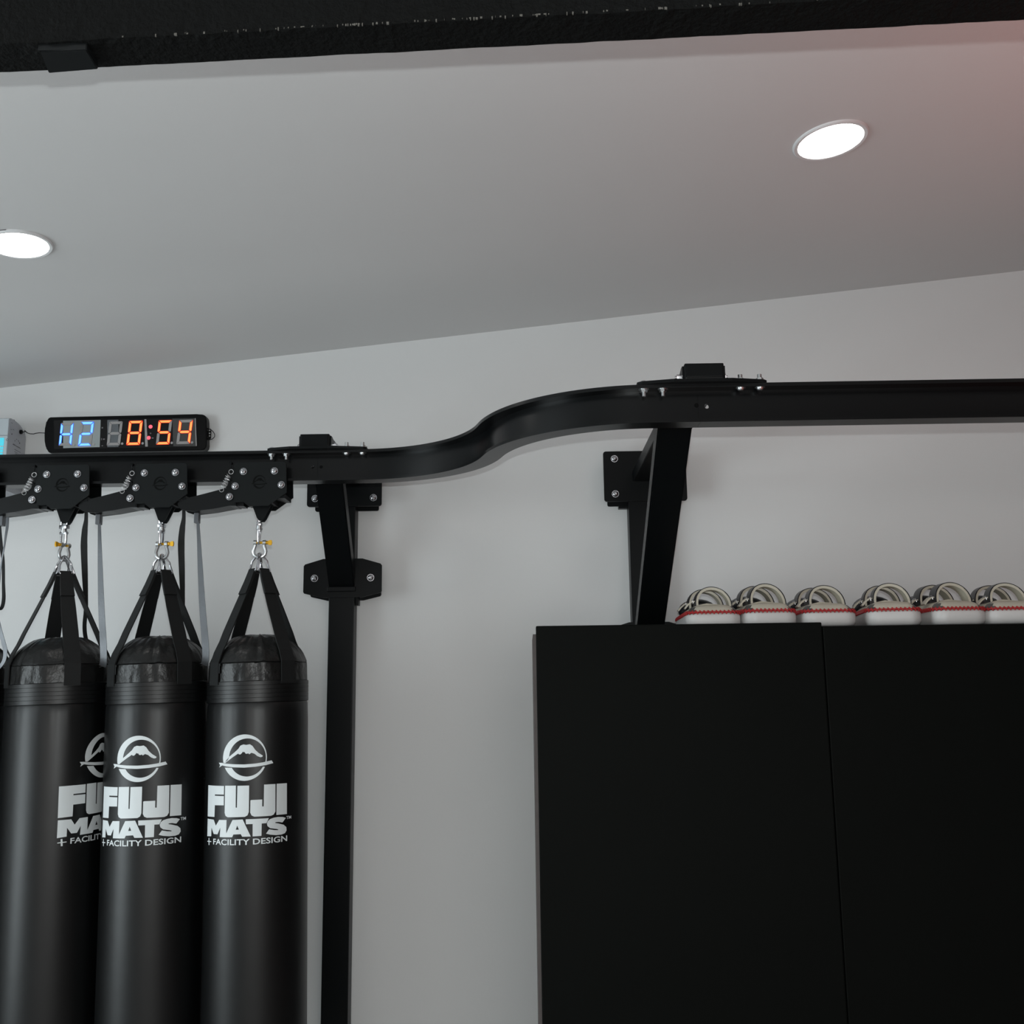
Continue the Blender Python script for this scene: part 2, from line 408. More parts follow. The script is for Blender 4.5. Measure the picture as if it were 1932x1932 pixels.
# ---------------------------------------------------------------- wall supports
def rrect(x0, x1, z0, z1, r, Y, n=5):
    out = []
    for cx, cz_, a0 in ((x1-r, z1-r, 0), (x0+r, z1-r, 90), (x0+r, z0+r, 180), (x1-r, z0+r, 270)):
        for i in range(n+1):
            a = math.radians(a0+90*i/n); out.append((cx+r*math.cos(a), Y, cz_+r*math.sin(a)))
    return out
def support(label, px):
    YP = 3.99
    post0 = aY(px['post'][0], px['post'][2], YP).x; post1 = post0+.101
    t = thing('rail_support', label, 'rail support', ((post0+post1)/2, 4.03, 0), 'black steel wall supports of the rail')
    obj('upright', MB().box((post0, YP, 0), (post1, 4.066, 2.30), .004), 'steel', t)
    # upper clamp plate
    x0, x1, y0, y1 = px['plate']
    a = aY(x0, y1, YP-.008); b = aY(x1, y0, YP-.008)
    pl = obj('wall_plate', MB().slab(rrect(a.x, b.x, a.z, b.z, .011, YP-.008), (0, 1, 0), .008), 'steel', t)
    ORIG[pl.name] = ORIG[t.name]
    dz = (b.z-a.z); bx_ = .042
    for sx in (a.x+px['bolt'][0], b.x-px['bolt'][0]):
        for sz in (a.z+px['bolt'][1], b.z-px['bolt'][1]):
            obj('bolt', dome_bolt((sx, YP-.008, sz), .0145), 'chrome', pl, True)
    obj('back_plate', MB().slab(rrect(a.x+.018, b.x-.022, a.z-.006, b.z+.012, .008, 4.058), (0, 1, 0), .008).box((a.x+.062, 4.04, a.z-.018), (a.x+.105, 4.072, a.z-.006), .002), 'steel', t)
    # hexagonal clamp plate
    hc, hy = px['hex']; c = aY(hc, hy, YP-.008); hw, hh, s_, h2_ = .156, .0775, .078, .054
    def hexp(Y, k=1, dx=0, dz=0): return [(c.x+x*k+dx, Y, c.z+z*k+dz) for x, z in ((-hw, -h2_), (-hw+.004, -h2_-.006), (-s_, -hh), (s_, -hh), (hw-.004, -h2_-.006), (hw, -h2_), (hw, h2_-.005), (hw-.005, h2_+.002), (s_, hh), (-s_, hh), (-hw+.005, h2_+.002), (-hw, h2_-.005))]
    hp = obj('hexagonal_plate', MB().slab(hexp(YP-.008), (0, 1, 0), .008), 'steel', t); ORIG[hp.name] = ORIG[t.name]
    for sx in (-1, 1): obj('bolt', dome_bolt((c.x+sx*.112, YP-.008, c.z), .0145), 'chrome', hp, True)
    obj('back_plate', MB().slab(hexp(4.06, .92, 0, -.012), (0, 1, 0), .006).box((post1+.001, 4.03, c.z-.105), (post1+.012, 4.066, c.z-.07)), 'steel', t)
    # arm on top
    ax0, ax1, ay0, ay1, AY = px['arm']; A = aY(ax0, ay1, AY); B = aY(ax1, ay0, AY)
    z0 = ZT+.009; z1 = B.z
    arm = obj('arm', MB().box((A.x, AY, z0), (B.x, YP-.009, z1), .004).box((A.x+.004, AY-.003, z0+.004), (B.x-.004, AY+.002, z1-.003), .002), 'steel', t)
    ORIG[arm.name] = ORIG[t.name]
    for sx, xx in ((-1, A.x-.005), (1, B.x)):
        m = MB().slab([(xx, AY+.012, z0-.001), (xx, AY+.012, z1-.005), (xx, AY+.03, z1-.005), (xx, AY+.14, z1-.035), (xx, AY+.14, z0-.001)], (1, 0, 0), .005)
        obj('gusset', m, 'steel', arm)
        yb = AY+.055
        bo = MB().cyl((xx+(0 if sx < 0 else .005), yb, z0+.02), (xx+(0 if sx < 0 else .005)+sx*.009, yb, z0+.02), .0095, n=6).cyl((xx+(0 if sx < 0 else .005), yb, z0+.02), (xx+(0 if sx < 0 else .005)+sx*.014, yb, z0+.02), .0055, n=12)
        obj('bolt', bo, 'chrome', arm, True)
    # top splice plate on the rail
    RC = px['rc']; yf = RC-.052
    xs = [aY(v, px['sy'], RC-.045).x for v in px['splice']]
    pts = [(xs[0], RC-.036), (xs[0]+.012, RC-.046), (A.x-.03, yf-.012), (B.x+.02, yf-.012), (xs[1]-.01, RC-.046), (xs[1], RC-.036), (xs[1], RC+.036), (xs[0], RC+.036)]
    sp = obj('splice_plate', MB().slab([(x, y, ZT+.0003) for x, y in pts], (0, 0, 1), .0085), 'steel', t); ORIG[sp.name] = ORIG[t.name]
    for k, v in enumerate(px['studs']):
        x = aY(v, px['sy'], RC-.03).x
        for yy in ((RC-.030, RC+.030)): obj('stud_bolt', stud(x, yy, ZT+.009, k >= 2), 'galv', sp, True)
    # brace: front face centre line
    (bx0, by0, bY0), (bx1, by1, bY1) = px['brace']
    P0 = aY(bx0, by0, bY0); P1 = aY(bx1, by1, bY1); d = (P0-P1).normalized()
    P1 = P1 + d*((YP-.008-P1.y)/d.y); P0 = P0 + d*((ZT+.009-P0.z)/d.z)
    nrm = V((0, 1, 0)); nrm = (nrm-d*nrm.dot(d)).normalized(); wd = .0508
    pts = [P0-V((wd, 0, 0)), P0+V((wd, 0, 0)), P1+V((wd, 0, 0)), P1-V((wd, 0, 0))]
    br = obj('brace', MB().slab(pts, nrm, .05, bev=.004), 'steel', t); ORIG[br.name] = ORIG[t.name]
    obj('brace_foot', MB().box((P1.x-.056, YP-.022, P1.z-.014), (P1.x+.056, YP-.008, P1.z+.004), .002), 'steel', t)
    # cap where the brace meets the underside of the rail
    return t
support('black wall support on the left, full-height upright with hexagonal plate in the middle',
        dict(post=(619.6, 667, 1150), plate=(578.8, 720.8, 859, 956.5), bolt=(.033, .034), hex=(646.3, 1090.5),
             arm=(565.4, 621.3, 818, 844.5, 3.33), rc=YLC, sy=856, splice=(503, 691), studs=(512.5, 540.5, 654, 684),
             brace=((621, 915, 3.62), (643, 1096, 3.955))))
support('black wall support on the right, its foot hidden behind the tall black mats',
        dict(post=(1190.4, 1240, 1085), plate=(1140.4, 1293, 849.5, 946.5), bolt=(.045, .031), hex=(1226, 1211),
             arm=(1292.6, 1365.6, 684, 716, 2.62), rc=YRC, sy=733, splice=(1203, 1449), studs=(1214.5, 1250.5, 1397.5, 1434),
             brace=((1267, 862, 3.00), (1230, 1165, 3.72))))

# ---------------------------------------------------------------- logo geometry (traced outlines unrolled from the bag's cylinder)
RB = .163; BYC = 3.40
def unwrap(zx, zy):
    zx += (zy-1100)*(.034 if zx < 405 and zy > 860 else .024) if zy > 860 else (zy-515)*.02
    x = 380+zx/7.43; y = 1360+zy/7.43; th = math.asin(max(-.985, min(.985, (x-487)/97.5)))
    p = aY(x, y, BYC-RB*math.cos(th)); return (th*RB, p.z)
def circ(cx, cy, rx, ry, a0, a1, n=28): return [(cx+rx*math.cos(math.radians(a0+(a1-a0)*i/n)), cy+ry*math.sin(math.radians(a0+(a1-a0)*i/n))) for i in range(n+1)]
def rc_(x, y, r, a0): return circ(x, y, r, r, a0, a0+90 if a0 >= 0 else a0+90, 5)
EMBLEM = [
    [circ(657, 515, 300, 325, 168, 372, 40) + circ(693, 515, 250, 268, 375, 176, 40)],
    [circ(657, 515, 300, 325, 156.5, 25, 30) + circ(690, 515, 245, 266, 30.5, 149, 30)],
    [[(372,582),(440,500),(520,435),(570,390),(600,345),(640,330),(680,337),(730,330),(765,355),(800,410),(845,455),(903,495),(895,512),(870,517),(830,500),(790,465),(750,450),(735,460),(720,470),(705,455),(690,462),(670,460),(655,435),(645,440),(632,430),(620,450),(600,468),(580,467),(570,455),(500,500),(430,550),(390,580)]],
    [[(297,572),(345,577),(370,585),(500,602),(650,610),(800,603),(900,590),(1020,565),(1042,605),(940,630),(800,648),(650,655),(500,645),(400,628),(345,612),(303,640),(315,608)]]]
BIG = [
    [[(150,878),(385,900),(380,1020),(252,1012),(250,1030),(380,1042),(376,1170),(248,1162),(240,1325),(135,1312)]],
    [[(400,898),(548,902),(542,1210),(558,1212),(568,906),(727,908),(718,1280),(700,1325),(665,1345),(430,1340),(398,1318),(387,1275)]],
    [[(928,903),(1080,900),(1073,1290),(1050,1330),(1015,1346),(790,1348),(755,1330),(737,1290),(742,1118),(758,1113),(900,1112),(898,1210),(918,1210)]],
    [[(1096,898),(1234,894),(1226,1330),(1085,1338)]],
    [[(135,1343),(228,1362),(258,1448),(308,1370),(415,1376),(408,1565),(497,1380),(635,1380),(740,1625),(625,1622),(607,1585),(507,1585),(490,1622),(312,1610),(322,1480),(280,1570),(225,1562),(193,1470),(188,1592),(125,1587)], [(560,1462),(540,1520),(582,1520)]],
    [[(675,1380),(984,1378),(952,1447),(888,1449),(882,1622),(765,1625),(768,1450),(678,1450)]],
    [[(1210,1385),(1165,1447),(1110,1437),(1070,1440),(1068,1450),(1110,1459),(1180,1480),(1215,1515),(1218,1560),(1195,1600),(1150,1617),(1080,1622),(1000,1612),(943,1595),(985,1535),(1050,1550),(1100,1553),(1110,1545),(1080,1535),(1000,1520),(965,1490),(957,1455),(970,1420),(1000,1392),(1050,1375),(1110,1366),(1170,1370)]]]
SMALLP = [[[(146,1612),(158,1612),(158,1655),(187,1660),(187,1672),(158,1668),(158,1712),(146,1710),(146,1666),(126,1662),(126,1650),(146,1653)]]]
def fill_poly(loops):
    t = bmesh.new(); E_ = []
    for lp in loops:
        v = [t.verts.new((a, b, 0)) for a, b in lp]; E_ += [t.edges.new((v[i], v[(i+1) % len(v)])) for i in range(len(v))]
    bmesh.ops.triangle_fill(t, edges=E_, use_beauty=True); return t
def text_bm(body, u0, u1, z0, z1, off=.0):
    c = bpy.data.curves.new('text', 'FONT'); c.body = body; c.offset = off; c.resolution_u = 3
    o = bpy.data.objects.new('text', c); COL.objects.link(o)
    dg = bpy.context.evaluated_depsgraph_get(); me = bpy.data.meshes.new_from_object(o.evaluated_get(dg))
    t = bmesh.new(); t.from_mesh(me); bpy.data.objects.remove(o); bpy.data.curves.remove(c); bpy.data.meshes.remove(me)
    xs = [v.co.x for v in t.verts]; ys = [v.co.y for v in t.verts]; a, b, c_, d = min(xs), max(xs), min(ys), max(ys)
    for v in t.verts: v.co = V((u0+(v.co.x-a)/(b-a)*(u1-u0), z0+(v.co.y-c_)/(d-c_)*(z1-z0), 0))
    return t
def slice_wrap(t, R, u_off):
    us = [v.co.x for v in t.verts]; u = math.floor(min(us)/.006)*.006
    while u < max(us):
        bmesh.ops.bisect_plane(t, geom=t.verts[:]+t.edges[:]+t.faces[:], plane_co=(u, 0, 0), plane_no=(1, 0, 0)); u += .006
    for v in t.verts:
        th = (v.co.x-u_off)/RB; z = v.co.y; v.co = V((R*math.sin(th), -R*math.cos(th), z))
    return t
UC = unwrap(690, 1300)[0]-.002     # centre of the printed block
def logo_part(polys=None, texts=()):
    m = MB()
    for loops in polys or []:
        m.join(slice_wrap(fill_poly([[unwrap(*p) for p in lp] for lp in loops]), RB+.0009, UC))
    for tb in texts: m.join(slice_wrap(tb, RB+.0009, UC))
    return m

# ---------------------------------------------------------------- heavy bag (built hanging from the origin; z=0 is the inside of the shackle)
ZH = 1.957
def make_bag():
    t = thing('punching_bag', '', 'punching bag', (0, 0, 0), 'black printed punching bags hanging in a row')
    prof = [(0, 1.690), (.035, 1.690), (.065, 1.687), (.085, 1.681), (.10, 1.672), (.115, 1.661), (.128, 1.650), (.138, 1.638), (.1455, 1.626), (.152, 1.612), (.1565, 1.601), (.1572, 1.598), (.1553, 1.5965), (.1575, 1.594), (.1585, 1.58), (.159, 1.56), (.160, 1.535)]
    def wr(p, a):
        z = p.z; r = math.hypot(p.x, p.y); k = 1 if z > 1.53 else 0
        n1 = noise.noise(V((math.cos(a)*3.3, math.sin(a)*3.3, z*11)))
        n2 = noise.noise(V((math.cos(a)*9, math.sin(a)*9, z*5+4)))
        s_ = 1+(n1*.018+n2*.018)*k*min(1, r/.06)
        return V((p.x*s_, p.y*s_, z+n2*.004*k))
    o = V((0, 0, -ZH))
    obj('top_cap', MB().lathe(prof, o, 128, fn=wr), 'vinyl2', t, True)
    bp = [(.156, 1.54), (.1625, 1.5365)]; z = 1.5365
    for i in range(5):
        bp += [(.1643, z-.0004), (.1645, z-.0060), (.1643, z-.0121), (.1637, z-.0126), (.1637, z-.0130)]; z -= .0132
    bp += [(.160, 1.469)]
    obj('stitched_band', MB().lathe(bp, o, 200), 'vinyl', t)
    def body(p, a):
        z = p.z; k = max(0, 1-abs(z-1.44)/.05)
        s_ = 1+noise.noise(V((math.cos(a)*14, math.sin(a)*14, 2)))*.008*k
        return V((p.x*s_, p.y*s_, z))
    pr = [(.158, 1.472), (.1617, 1.462), (.1622, 1.44), (RB, 1.41)] + [(RB, 1.41-i*.1) for i in range(1, 13)] + [(.160, .19), (.150, .172), (.12, .165), (0, .163)]
    obj('bag_body', MB().lathe(pr, o, 128, fn=body), 'vinyl', t, True)
    # zipper line and pull, front left of the print
    zp = [(.1600*math.sin(a), -.1600*math.cos(a), 1.597-ZH) for a in [math.radians(-46+i*3) for i in range(36)]]
    zz = obj('zipper', MB().tube(zp, .0016, 6), 'dark', t, True)
    a = math.radians(-37); c = V((math.sin(a), -math.cos(a), 0))
    ORIG[zz.name] = V((0, 0, 0))
    obj('zipper_pull', MB().box((-.006, -.002, -.004), (.006, .002, .004), .001).box((-.0035, -.002, -.028), (.0035, .001, -.003), .001), 'clipm', zz)
    zpull = bpy.data.objects['zipper_pull'] if 'zipper_pull' in bpy.data.objects else None
    zpull = zz.children[0]; zpull.data.transform(Matrix.Translation(c*.1635+V((0, 0, 1.592-ZH))) @ Matrix.Rotation(a, 4, 'Z'))
    # print
    def shift(m): bmesh.ops.translate(m.b, vec=o, verts=m.b.verts); return m
    obj('emblem', shift(logo_part(EMBLEM)), 'print', t, label='white emblem of a snow-capped peak inside a ring over a curved blade')
    obj('large_lettering', shift(logo_part(BIG)), 'print', t, label='bold white printed lettering in two lines')
    l0, l1 = unwrap(215, 1715)[0], unwrap(1222, 1730)[0]; zb, zt = unwrap(700, 1740)[1], unwrap(700, 1656)[1]
    tx = text_bm('FACILITY DESIGN', l0, l1, zb, zt, .018)
    t0, t1 = unwrap(1218, 1380)[0], unwrap(1283, 1380)[0]; za, zc = unwrap(1250, 1400)[1], unwrap(1250, 1357)[1]
    obj('small_lettering', shift(logo_part(SMALLP, [tx])), 'print', t, label='small white printed lettering')
    obj('trademark_letters', shift(logo_part(None, [text_bm('TM', t0, t1, za, zc, .02)])), 'print', t)
    # four webbing straps, each with its own steel ring
    for ang in (-46, 46, 134, 226):
        A = math.radians(ang); e = V((math.sin(A), -math.cos(A), 0)); w_ = V((math.cos(A), math.sin(A), 0))
        def P(r, z): return e*r+V((0, 0, z-ZH))
        path = [P(.024, 1.911), P(.045, 1.862), P(.080, 1.785), P(.118, 1.702), P(.132, 1.668), P(.150, 1.634), P(.1625, 1.600), P(.1632, 1.57), P(.1640, 1.545), P(.1632, 1.528)]
        ww = [.034, .040, .047, .050, .050, .050, .050, .050, .050, .050]
        s_ = obj('strap', MB().ribbon(path, w_, ww, .0035), 'web', t); ORIG[s_.name] = V((0, 0, 0))
        obj('sewn_fold', MB().ribbon([P(.026, 1.913), P(.044, 1.868), P(.0635, 1.826)], w_, [.035, .041, .0445], .0085), 'web', s_)
        top = P(.002, 1.966); bot = P(.028, 1.908); hw = .0205
        ring = [top+w_*-.006, top+V((0, 0, .003)), top+w_*.006, (top+w_*.017+e*.006).lerp(bot+w_*hw, .42), bot+w_*hw, bot+w_*(hw-.003)-V((0, 0, .003)), bot-w_*(hw-.003)-V((0, 0, .003)), bot-w_*hw, (top-w_*.017+e*.006).lerp(bot-w_*hw, .42)]
        obj('steel_ring', MB().tube(ring, .0034, 8, closed=True), 'chrome', s_, True)
    return t
bag0 = make_bag()
def body_x(px, y=970): return aY(px, y, 3.37).x
HOOK = {'b3': 490, 'b2': 306, 'b1': 122, 'b0': -62}
BAGS = [('b3', 1.15, -11.5, 0, 'rightmost black punching bag, its print facing front, right beside the upright post'),
        ('b2', 1.25, -17.5, 0, 'second punching bag from the upright post, overlapping the turned bag on its left'),
        ('b1', 1.5, 59, 0, 'turned punching bag on the left whose print is half hidden by its neighbour'),
        ('b0', .9, 130, 0, 'punching bag at the left edge, only a narrow sliver in view')]
for i, (k, tilt, rot, _, lab) in enumerate(BAGS):
    b = bag0 if i == 0 else dup(bag0, lab)
    b['label'] = lab
    p = aY(HOOK[k], 1047, 3.40); p.z = ZH
    view = math.degrees(math.atan2(p.x, 3.4))
    q = Matrix.Rotation(math.radians(-tilt), 4, 'Y') @ Matrix.Rotation(math.radians(rot-view), 4, 'Z')
    b.location = p; b.rotation_euler = q.to_euler()

# ---------------------------------------------------------------- bow shackle, swivel
def make_shackle():
    t = thing('bow_shackle', '', 'shackle', (0, 0, 0), 'galvanised bow shackles above the bags')
    zp = .050
    path = [(-.0155, 0, zp+.002), (-.0155, 0, zp-.012), (-.0195, 0, zp-.024), (-.0215, 0, zp-.034), (-.018, 0, zp-.046), (-.010, 0, zp-.054), (0, 0, zp-.0565), (.010, 0, zp-.054), (.018, 0, zp-.046), (.0215, 0, zp-.034), (.0195, 0, zp-.024), (.0155, 0, zp-.012), (.0155, 0, zp+.002)]
    m = MB().tube([(a_, b_, zp+(c_-zp)*.9) for a_, b_, c_ in path], .0056, 10)
    for s_ in (-1, 1): m.cyl((s_*.0105, 0, zp), (s_*.0205, 0, zp), .0092, n=18)
    obj('bow', m, 'galv', t, True)
    m = MB().cyl((-.021, 0, zp), (.024, 0, zp), .0045, n=12).cyl((.021, 0, zp), (.027, 0, zp), .0062, n=14)
    m.slab([(.026, -.003, zp-.005), (.033, -.003, zp-.0085), (.040, -.003, zp-.009), (.042, -.003, zp), (.040, -.003, zp+.009), (.033, -.003, zp+.0085), (.026, -.003, zp+.005)], (0, 1, 0), .006, bev=.001)
    obj('pin', m, 'gold', t, True, label='gold-coloured screw pin with a flat head')
    return t
def make_swivel():
    t = thing('swivel_link', '', 'swivel', (0, 0, 0), 'steel swivels between trolley and shackle')
    m = MB()
    for s_ in (-1, 1): m.box((-.0045, s_*.013-.003, .070), (.0045, s_*.013+.003, .118), .0015)
    m.box((-.0085, -.0165, .060), (.0085, .0165, .074), .003)
    m.cyl((0, -.0175, .112), (0, .0175, .112), .0065, n=14)
    m.lathe([(0, -.022), (.008, -.0215), (.010, -.0185), (.010, -.016)], (0, 0, .112), 18, 'Y')
    obj('upper_clevis', m, 'chrome', t, True)
    obj('barrel', MB().cyl((0, 0, .046), (0, 0, .064), .0095, n=18).cyl((0, 0, .049), (0, 0, .053), .0115, n=18), 'galv', t, True)
    m = MB()
    lp = [(0, -.012, .046), (0, -.012, .020), (0, -.010, .006), (0, 0, -.0005), (0, .010, .006), (0, .012, .020), (0, .012, .046)]
    m.tube(lp, .0036, 8).box((-.006, -.015, .041), (.006, .015, .050), .002)
    obj('lower_link', m, 'chrome', t, True)
    return t
sh0 = make_shackle(); sw0 = make_swivel()
SROT = {'b3': 4, 'b2': -6, 'b1': -112, 'b0': 20}
BN = {'b3': 'rightmost punching bag', 'b2': 'middle punching bag', 'b1': 'turned punching bag on the left', 'b0': 'punching bag cut by the left edge'}
for i, k in enumerate(HOOK):
    o = sh0 if i == 0 else dup(sh0, ''); o['label'] = 'galvanised bow shackle with gold pin above the '+BN[k]
    p = aY(HOOK[k], 1030, 3.395); o.location = (p.x, 3.395, ZH-.002); o.rotation_euler = (0, 0, math.radians(SROT[k]))
    o = sw0 if i == 0 else dup(sw0, ''); o['label'] = 'slim steel swivel hook directly over the '+BN[k]
    p = aY(HOOK[k]-1, 1000, 3.39); o.location = (p.x, 3.39, ZH+.044); o.rotation_euler = (0, 0, math.radians(SROT[k]+(90 if k == 'b1' else 0)*0))

# ---------------------------------------------------------------- trolleys
def make_trolley():
    """built around trolley two, measured at the front plate plane; local origin = neck bolt"""
    YF_ = 3.322; O = aY(304, 975, 3.37)
    t = thing('rail_trolley', '', 'trolley', (0, 0, 0), 'black steel trolleys riding the rail')
    def L(x, y, Y=YF_): p = aY(x, y, Y); return V((p.x-O.x, Y-3.37, p.z-O.z))
    out = [(251,903),(251,926),(255,951),(273,949.5),(281,957.5),(318,957),(353,932),(353.3,880),(352.2,876),(349,873.5),(259,875.5),(256,877),(255,880),(255,896)]
    pts = [L(*p) for p in out]
    fp = obj('front_plate', MB().slab(pts, (0, 1, 0), .005, bev=.0006), 'plate', t); ORIG[fp.name] = V((0,0,0))
    obj('rear_plate', MB().slab([V((p.x, .048, p.z)) for p in pts], (0, 1, 0), .005), 'steel', t)
    for (x, y) in ((272.6,892.5),(331,891.5),(343.5,917.5),(256.5,920),(245.5,940)):
        obj('bolt', dome_bolt(L(x, y)+V((0, -.0005, 0)), .0122), 'chrome', fp, True)
    # engraved emblem, small, on the plate
    c = L(302, 912); k = .00215; m = MB()
    for loops in EMBLEM:
        tb = fill_poly([[((p[0]-657)/325*.0235, -(p[1]-515)/325*.0235) for p in lp] for lp in loops])
        for v in tb.verts: v.co = V((c.x+v.co.x, c.y-.0004, c.z+v.co.y))
        m.join(tb)
    obj('engraved_emblem', m, 'dark', fp)
    # rollers between the plates
    for (x, y) in ((272.6, 893), (331, 892)):
        q = L(x, y)
        obj('roller', MB().cyl((q.x, -.042, q.z-.004), (q.x, -.006, q.z-.004), .015, n=24).cyl((q.x, .006, q.z-.004), (q.x, .045, q.z-.004), .015, n=24), 'steel', t, True)
    sp = MB(); a = L(256, 940); b = L(343, 930)
    sp.box((b.x-.045, -.043, b.z-.022), (b.x+.012, .048, b.z-.008), .001); sp.box((a.x+.03, -.043, a.z-.022), (b.x-.03, .048, a.z-.006), .001)
    obj('spacer', sp, 'steel', t)
    # neck
    q = [(291,950),(327,950),(325,957),(313,980),(309,985),(303,985),(299,980),(291,957)]
    ys = 3.353; nk = [L(x-1, y, ys) for x, y in q]
    obj('neck', MB().slab(nk, (0, 1, 0), .005).slab([p+V((0, .029, 0)) for p in nk], (0, 1, 0), .005).box((L(293, 950, ys).x, -.017, L(293, 956, ys).z), (L(325, 950, ys).x, .018, L(293, 948, ys).z)), 'steel', t)
    # pivoting arm
    ar = [(246,951.5),(256,950),(255.5,925),(250,912),(246,906),(243,918),(236,924),(228,926.5),(200,934),(172,941),(158,945),(151,948.5),(148,953),(149,958.5),(154,963),(163,966),(176,967.5),(210,960.5),(255,955.5)]
    ar = [(255.5,955),(255.5,925),(250,912),(246,906),(243,918),(236,924),(228,926.5),(200,934),(172,941),(158,945),(151,948.5),(148,953),(149,958.5),(154,963),(163,966),(176,967.5),(210,963.5)]
    body = [L(x, y, 3.330) for x, y in ar]
    arm = obj('arm', MB().slab(body, (0, 1, 0), .006).slab([p+V((0, .070, 0)) for p in body], (0, 1, 0), .006)
              .slab([L(250, 945, 3.34), L(273, 945, 3.34), L(273, 957.5, 3.34), L(250, 957.5, 3.34)], (0, 1, 0), .05)
              .slab([L(246, 947, 3.331), L(258, 947, 3.331), L(258, 957, 3.331), L(246, 957, 3.331)], (0, 1, 0), .068)
              .slab([L(255.5, 955, 3.33)+V((0, .003, 0)), L(210, 963.5, 3.33)+V((0, .003, 0)), L(176, 967, 3.33)+V((0, .003, 0)), L(176, 964, 3.33)+V((0, .003, 0)), L(210, 960.5, 3.33)+V((0, .003, 0)), L(255.5, 951.5, 3.33)+V((0, .003, 0))], (0, 1, 0), .070), ['clipm'], t)
    ORIG[arm.name] = V((0, 0, 0))
    obj('strap_clip', MB().box((L(187, 975, 3.37).x-.008, -.012, L(187, 990, 3.37).z), (L(187, 975, 3.37).x+.008, .012, L(187, 971, 3.37).z), .002), 'weblit', arm)
    # spring
    a = L(245, 899, 3.316); b = L(233.5, 922, 3.316); m = MB(); d = (b-a); n = 240; u = d.normalized().orthogonal().normalized(); w_ = d.normalized().cross(u)
    m.tube([a+d*(i/n)+(u*math.cos(i/n*2*PI*13)+w_*math.sin(i/n*2*PI*8))*.0070 for i in range(n+1)], .0010, 6)
    e = L(249, 893, 3.316); m.tube([e+V((math.cos(2*PI*i/18)*.0078, 0, math.sin(2*PI*i/18)*.0078)) for i in range(18)], .0012, 5, closed=True)
    e = L(230.5, 927, 3.316); m.tube([e+V((math.cos(2*PI*i/18)*.0072, 0, math.sin(2*PI*i/18)*.0072)) for i in range(18)], .0010, 5, closed=True)
    obj('spring', m, 'springm', arm, True)
    g = L(248.5, 888, 3.318); h = L(248.5, 876, 3.318)
    obj('spring_hook', MB().tube([g, (g+h)/2+V((.002, 0, 0)), h], .002, 6).box((h.x-.004, h.y-.002, h.z-.004), (h.x+.004, h.y+.014, h.z+.003)), 'steel', t)
    return t, O
tr0, TO = make_trolley()
TL = {'b3': 'rightmost black rail trolley, next to the wall support', 'b2': 'second rail trolley from the wall support, with a clear engraved ring emblem', 'b1': 'third rail trolley from the wall support, right below the wall timer', 'b0': 'rail trolley mostly outside the left edge, only its rear block visible'}
TPX = {'b3': 489.5, 'b2': 304, 'b1': 121, 'b0': -63}
for i, k in enumerate(TPX):
    o = tr0 if i == 0 else dup(tr0, ''); o['label'] = TL[k]
    o.location = (aY(TPX[k], 975, 3.37).x, 3.37, TO.z)

# ---------------------------------------------------------------- webbing loops hanging from the trolley arms
def smooth(path, widths, wd=None, k=5):
    P = [V(p) for p in path]; n = len(P); Q = []; W = []; D = []
    for i in range(n-1):
        p0, p1, p2, p3 = P[max(i-1, 0)], P[i], P[i+1], P[min(i+2, n-1)]
        for j in range(k):
            t = j/k
            Q.append(.5*((2*p1)+(p2-p0)*t+(2*p0-5*p1+4*p2-p3)*t*t+(-p0+3*p1-3*p2+p3)*t**3))
            W.append(widths[i]*(1-t)+widths[i+1]*t)
            if wd: D.append(wd[i].lerp(wd[i+1], t))
    Q.append(P[-1]); W.append(widths[-1])
    if wd: D.append(wd[-1])
    return Q, W, D
def band(path, wd, widths, th):
    wd = wd if isinstance(wd, list) else [wd]*len(path)
    q, w_, d_ = smooth(path, widths, wd); return MB().ribbon(q, d_, w_, th)
def make_loop(kind=0):
    O = aY(304, 975, 3.37)
    def L(x, y, Y): p = aY(x, y, Y); return V((p.x-O.x, Y-3.37, p.z-O.z))
    t = thing('webbing_loop', '', 'strap', (0, 0, 0), 'webbing loops hanging from the trolley arms')
    fr = [(187.5,975,3.365,.012),(187.5,992,3.36,.010),(188,1020,3.35,.0125),(189.3,1080,3.34,.018),(191,1140,3.33,.0215),(193,1180,3.325,.0225),(195,1215,3.318,.0235),(195.5,1238,3.322,.0235),(195,1250,3.330,.023),(193,1257,3.343,.023)]
    obj('front_band', band([L(x, y, Y) for x, y, Y, _ in fr], [V((1, -.15, 0))]*len(fr), [f[3] for f in fr], .0018), 'weblit', t, True, 50, label='front of the webbing, light on it coloured grey')
    bk = [(162.5,958,3.385,.010),(162.5,980,3.39,.0125),(160,1000,3.40,.019),(158.5,1030,3.42,.0225),(160,1080,3.44,.020),(161.5,1120,3.46,.016),(162,1150,3.47,.0135),(159.5,1180,3.49,.0135),(162,1205,3.51,.0135),(172,1240,3.535,.014),(188,1256,3.50,.014),(193,1258,3.45,.014),(193,1257.5,3.343,.02)]
    obj('rear_band', band([L(x, y, Y) for x, y, Y, _ in bk], [V((1, .1, 0))]*8+[V((.8, .6, 0))]*2+[V((1, 0, .2))]*3, [f[3] for f in bk], .0018), 'web', t, True, 50, label='black rear of the webbing')
    return t
lp0 = make_loop()
LL = {'b3': 'black webbing loop, its lit front coloured grey, hanging between the two rightmost punching bags', 'b2': 'black webbing loop, its lit front coloured grey, hanging between the turned bag and the middle bag', 'b1': 'webbing loop at the left edge with a black bow beside the trolley arm'}
for i, k in enumerate(['b3', 'b2']):
    o = lp0 if i == 0 else dup(lp0, ''); o['label'] = LL[k]; o.location = (aY(TPX[k]+(0 if k == 'b2' else 0), 975, 3.37).x, 3.37, TO.z)
t = thing('webbing_loop', LL['b1'], 'strap', aY(8, 965, 3.37), 'webbing loops hanging from the trolley arms')
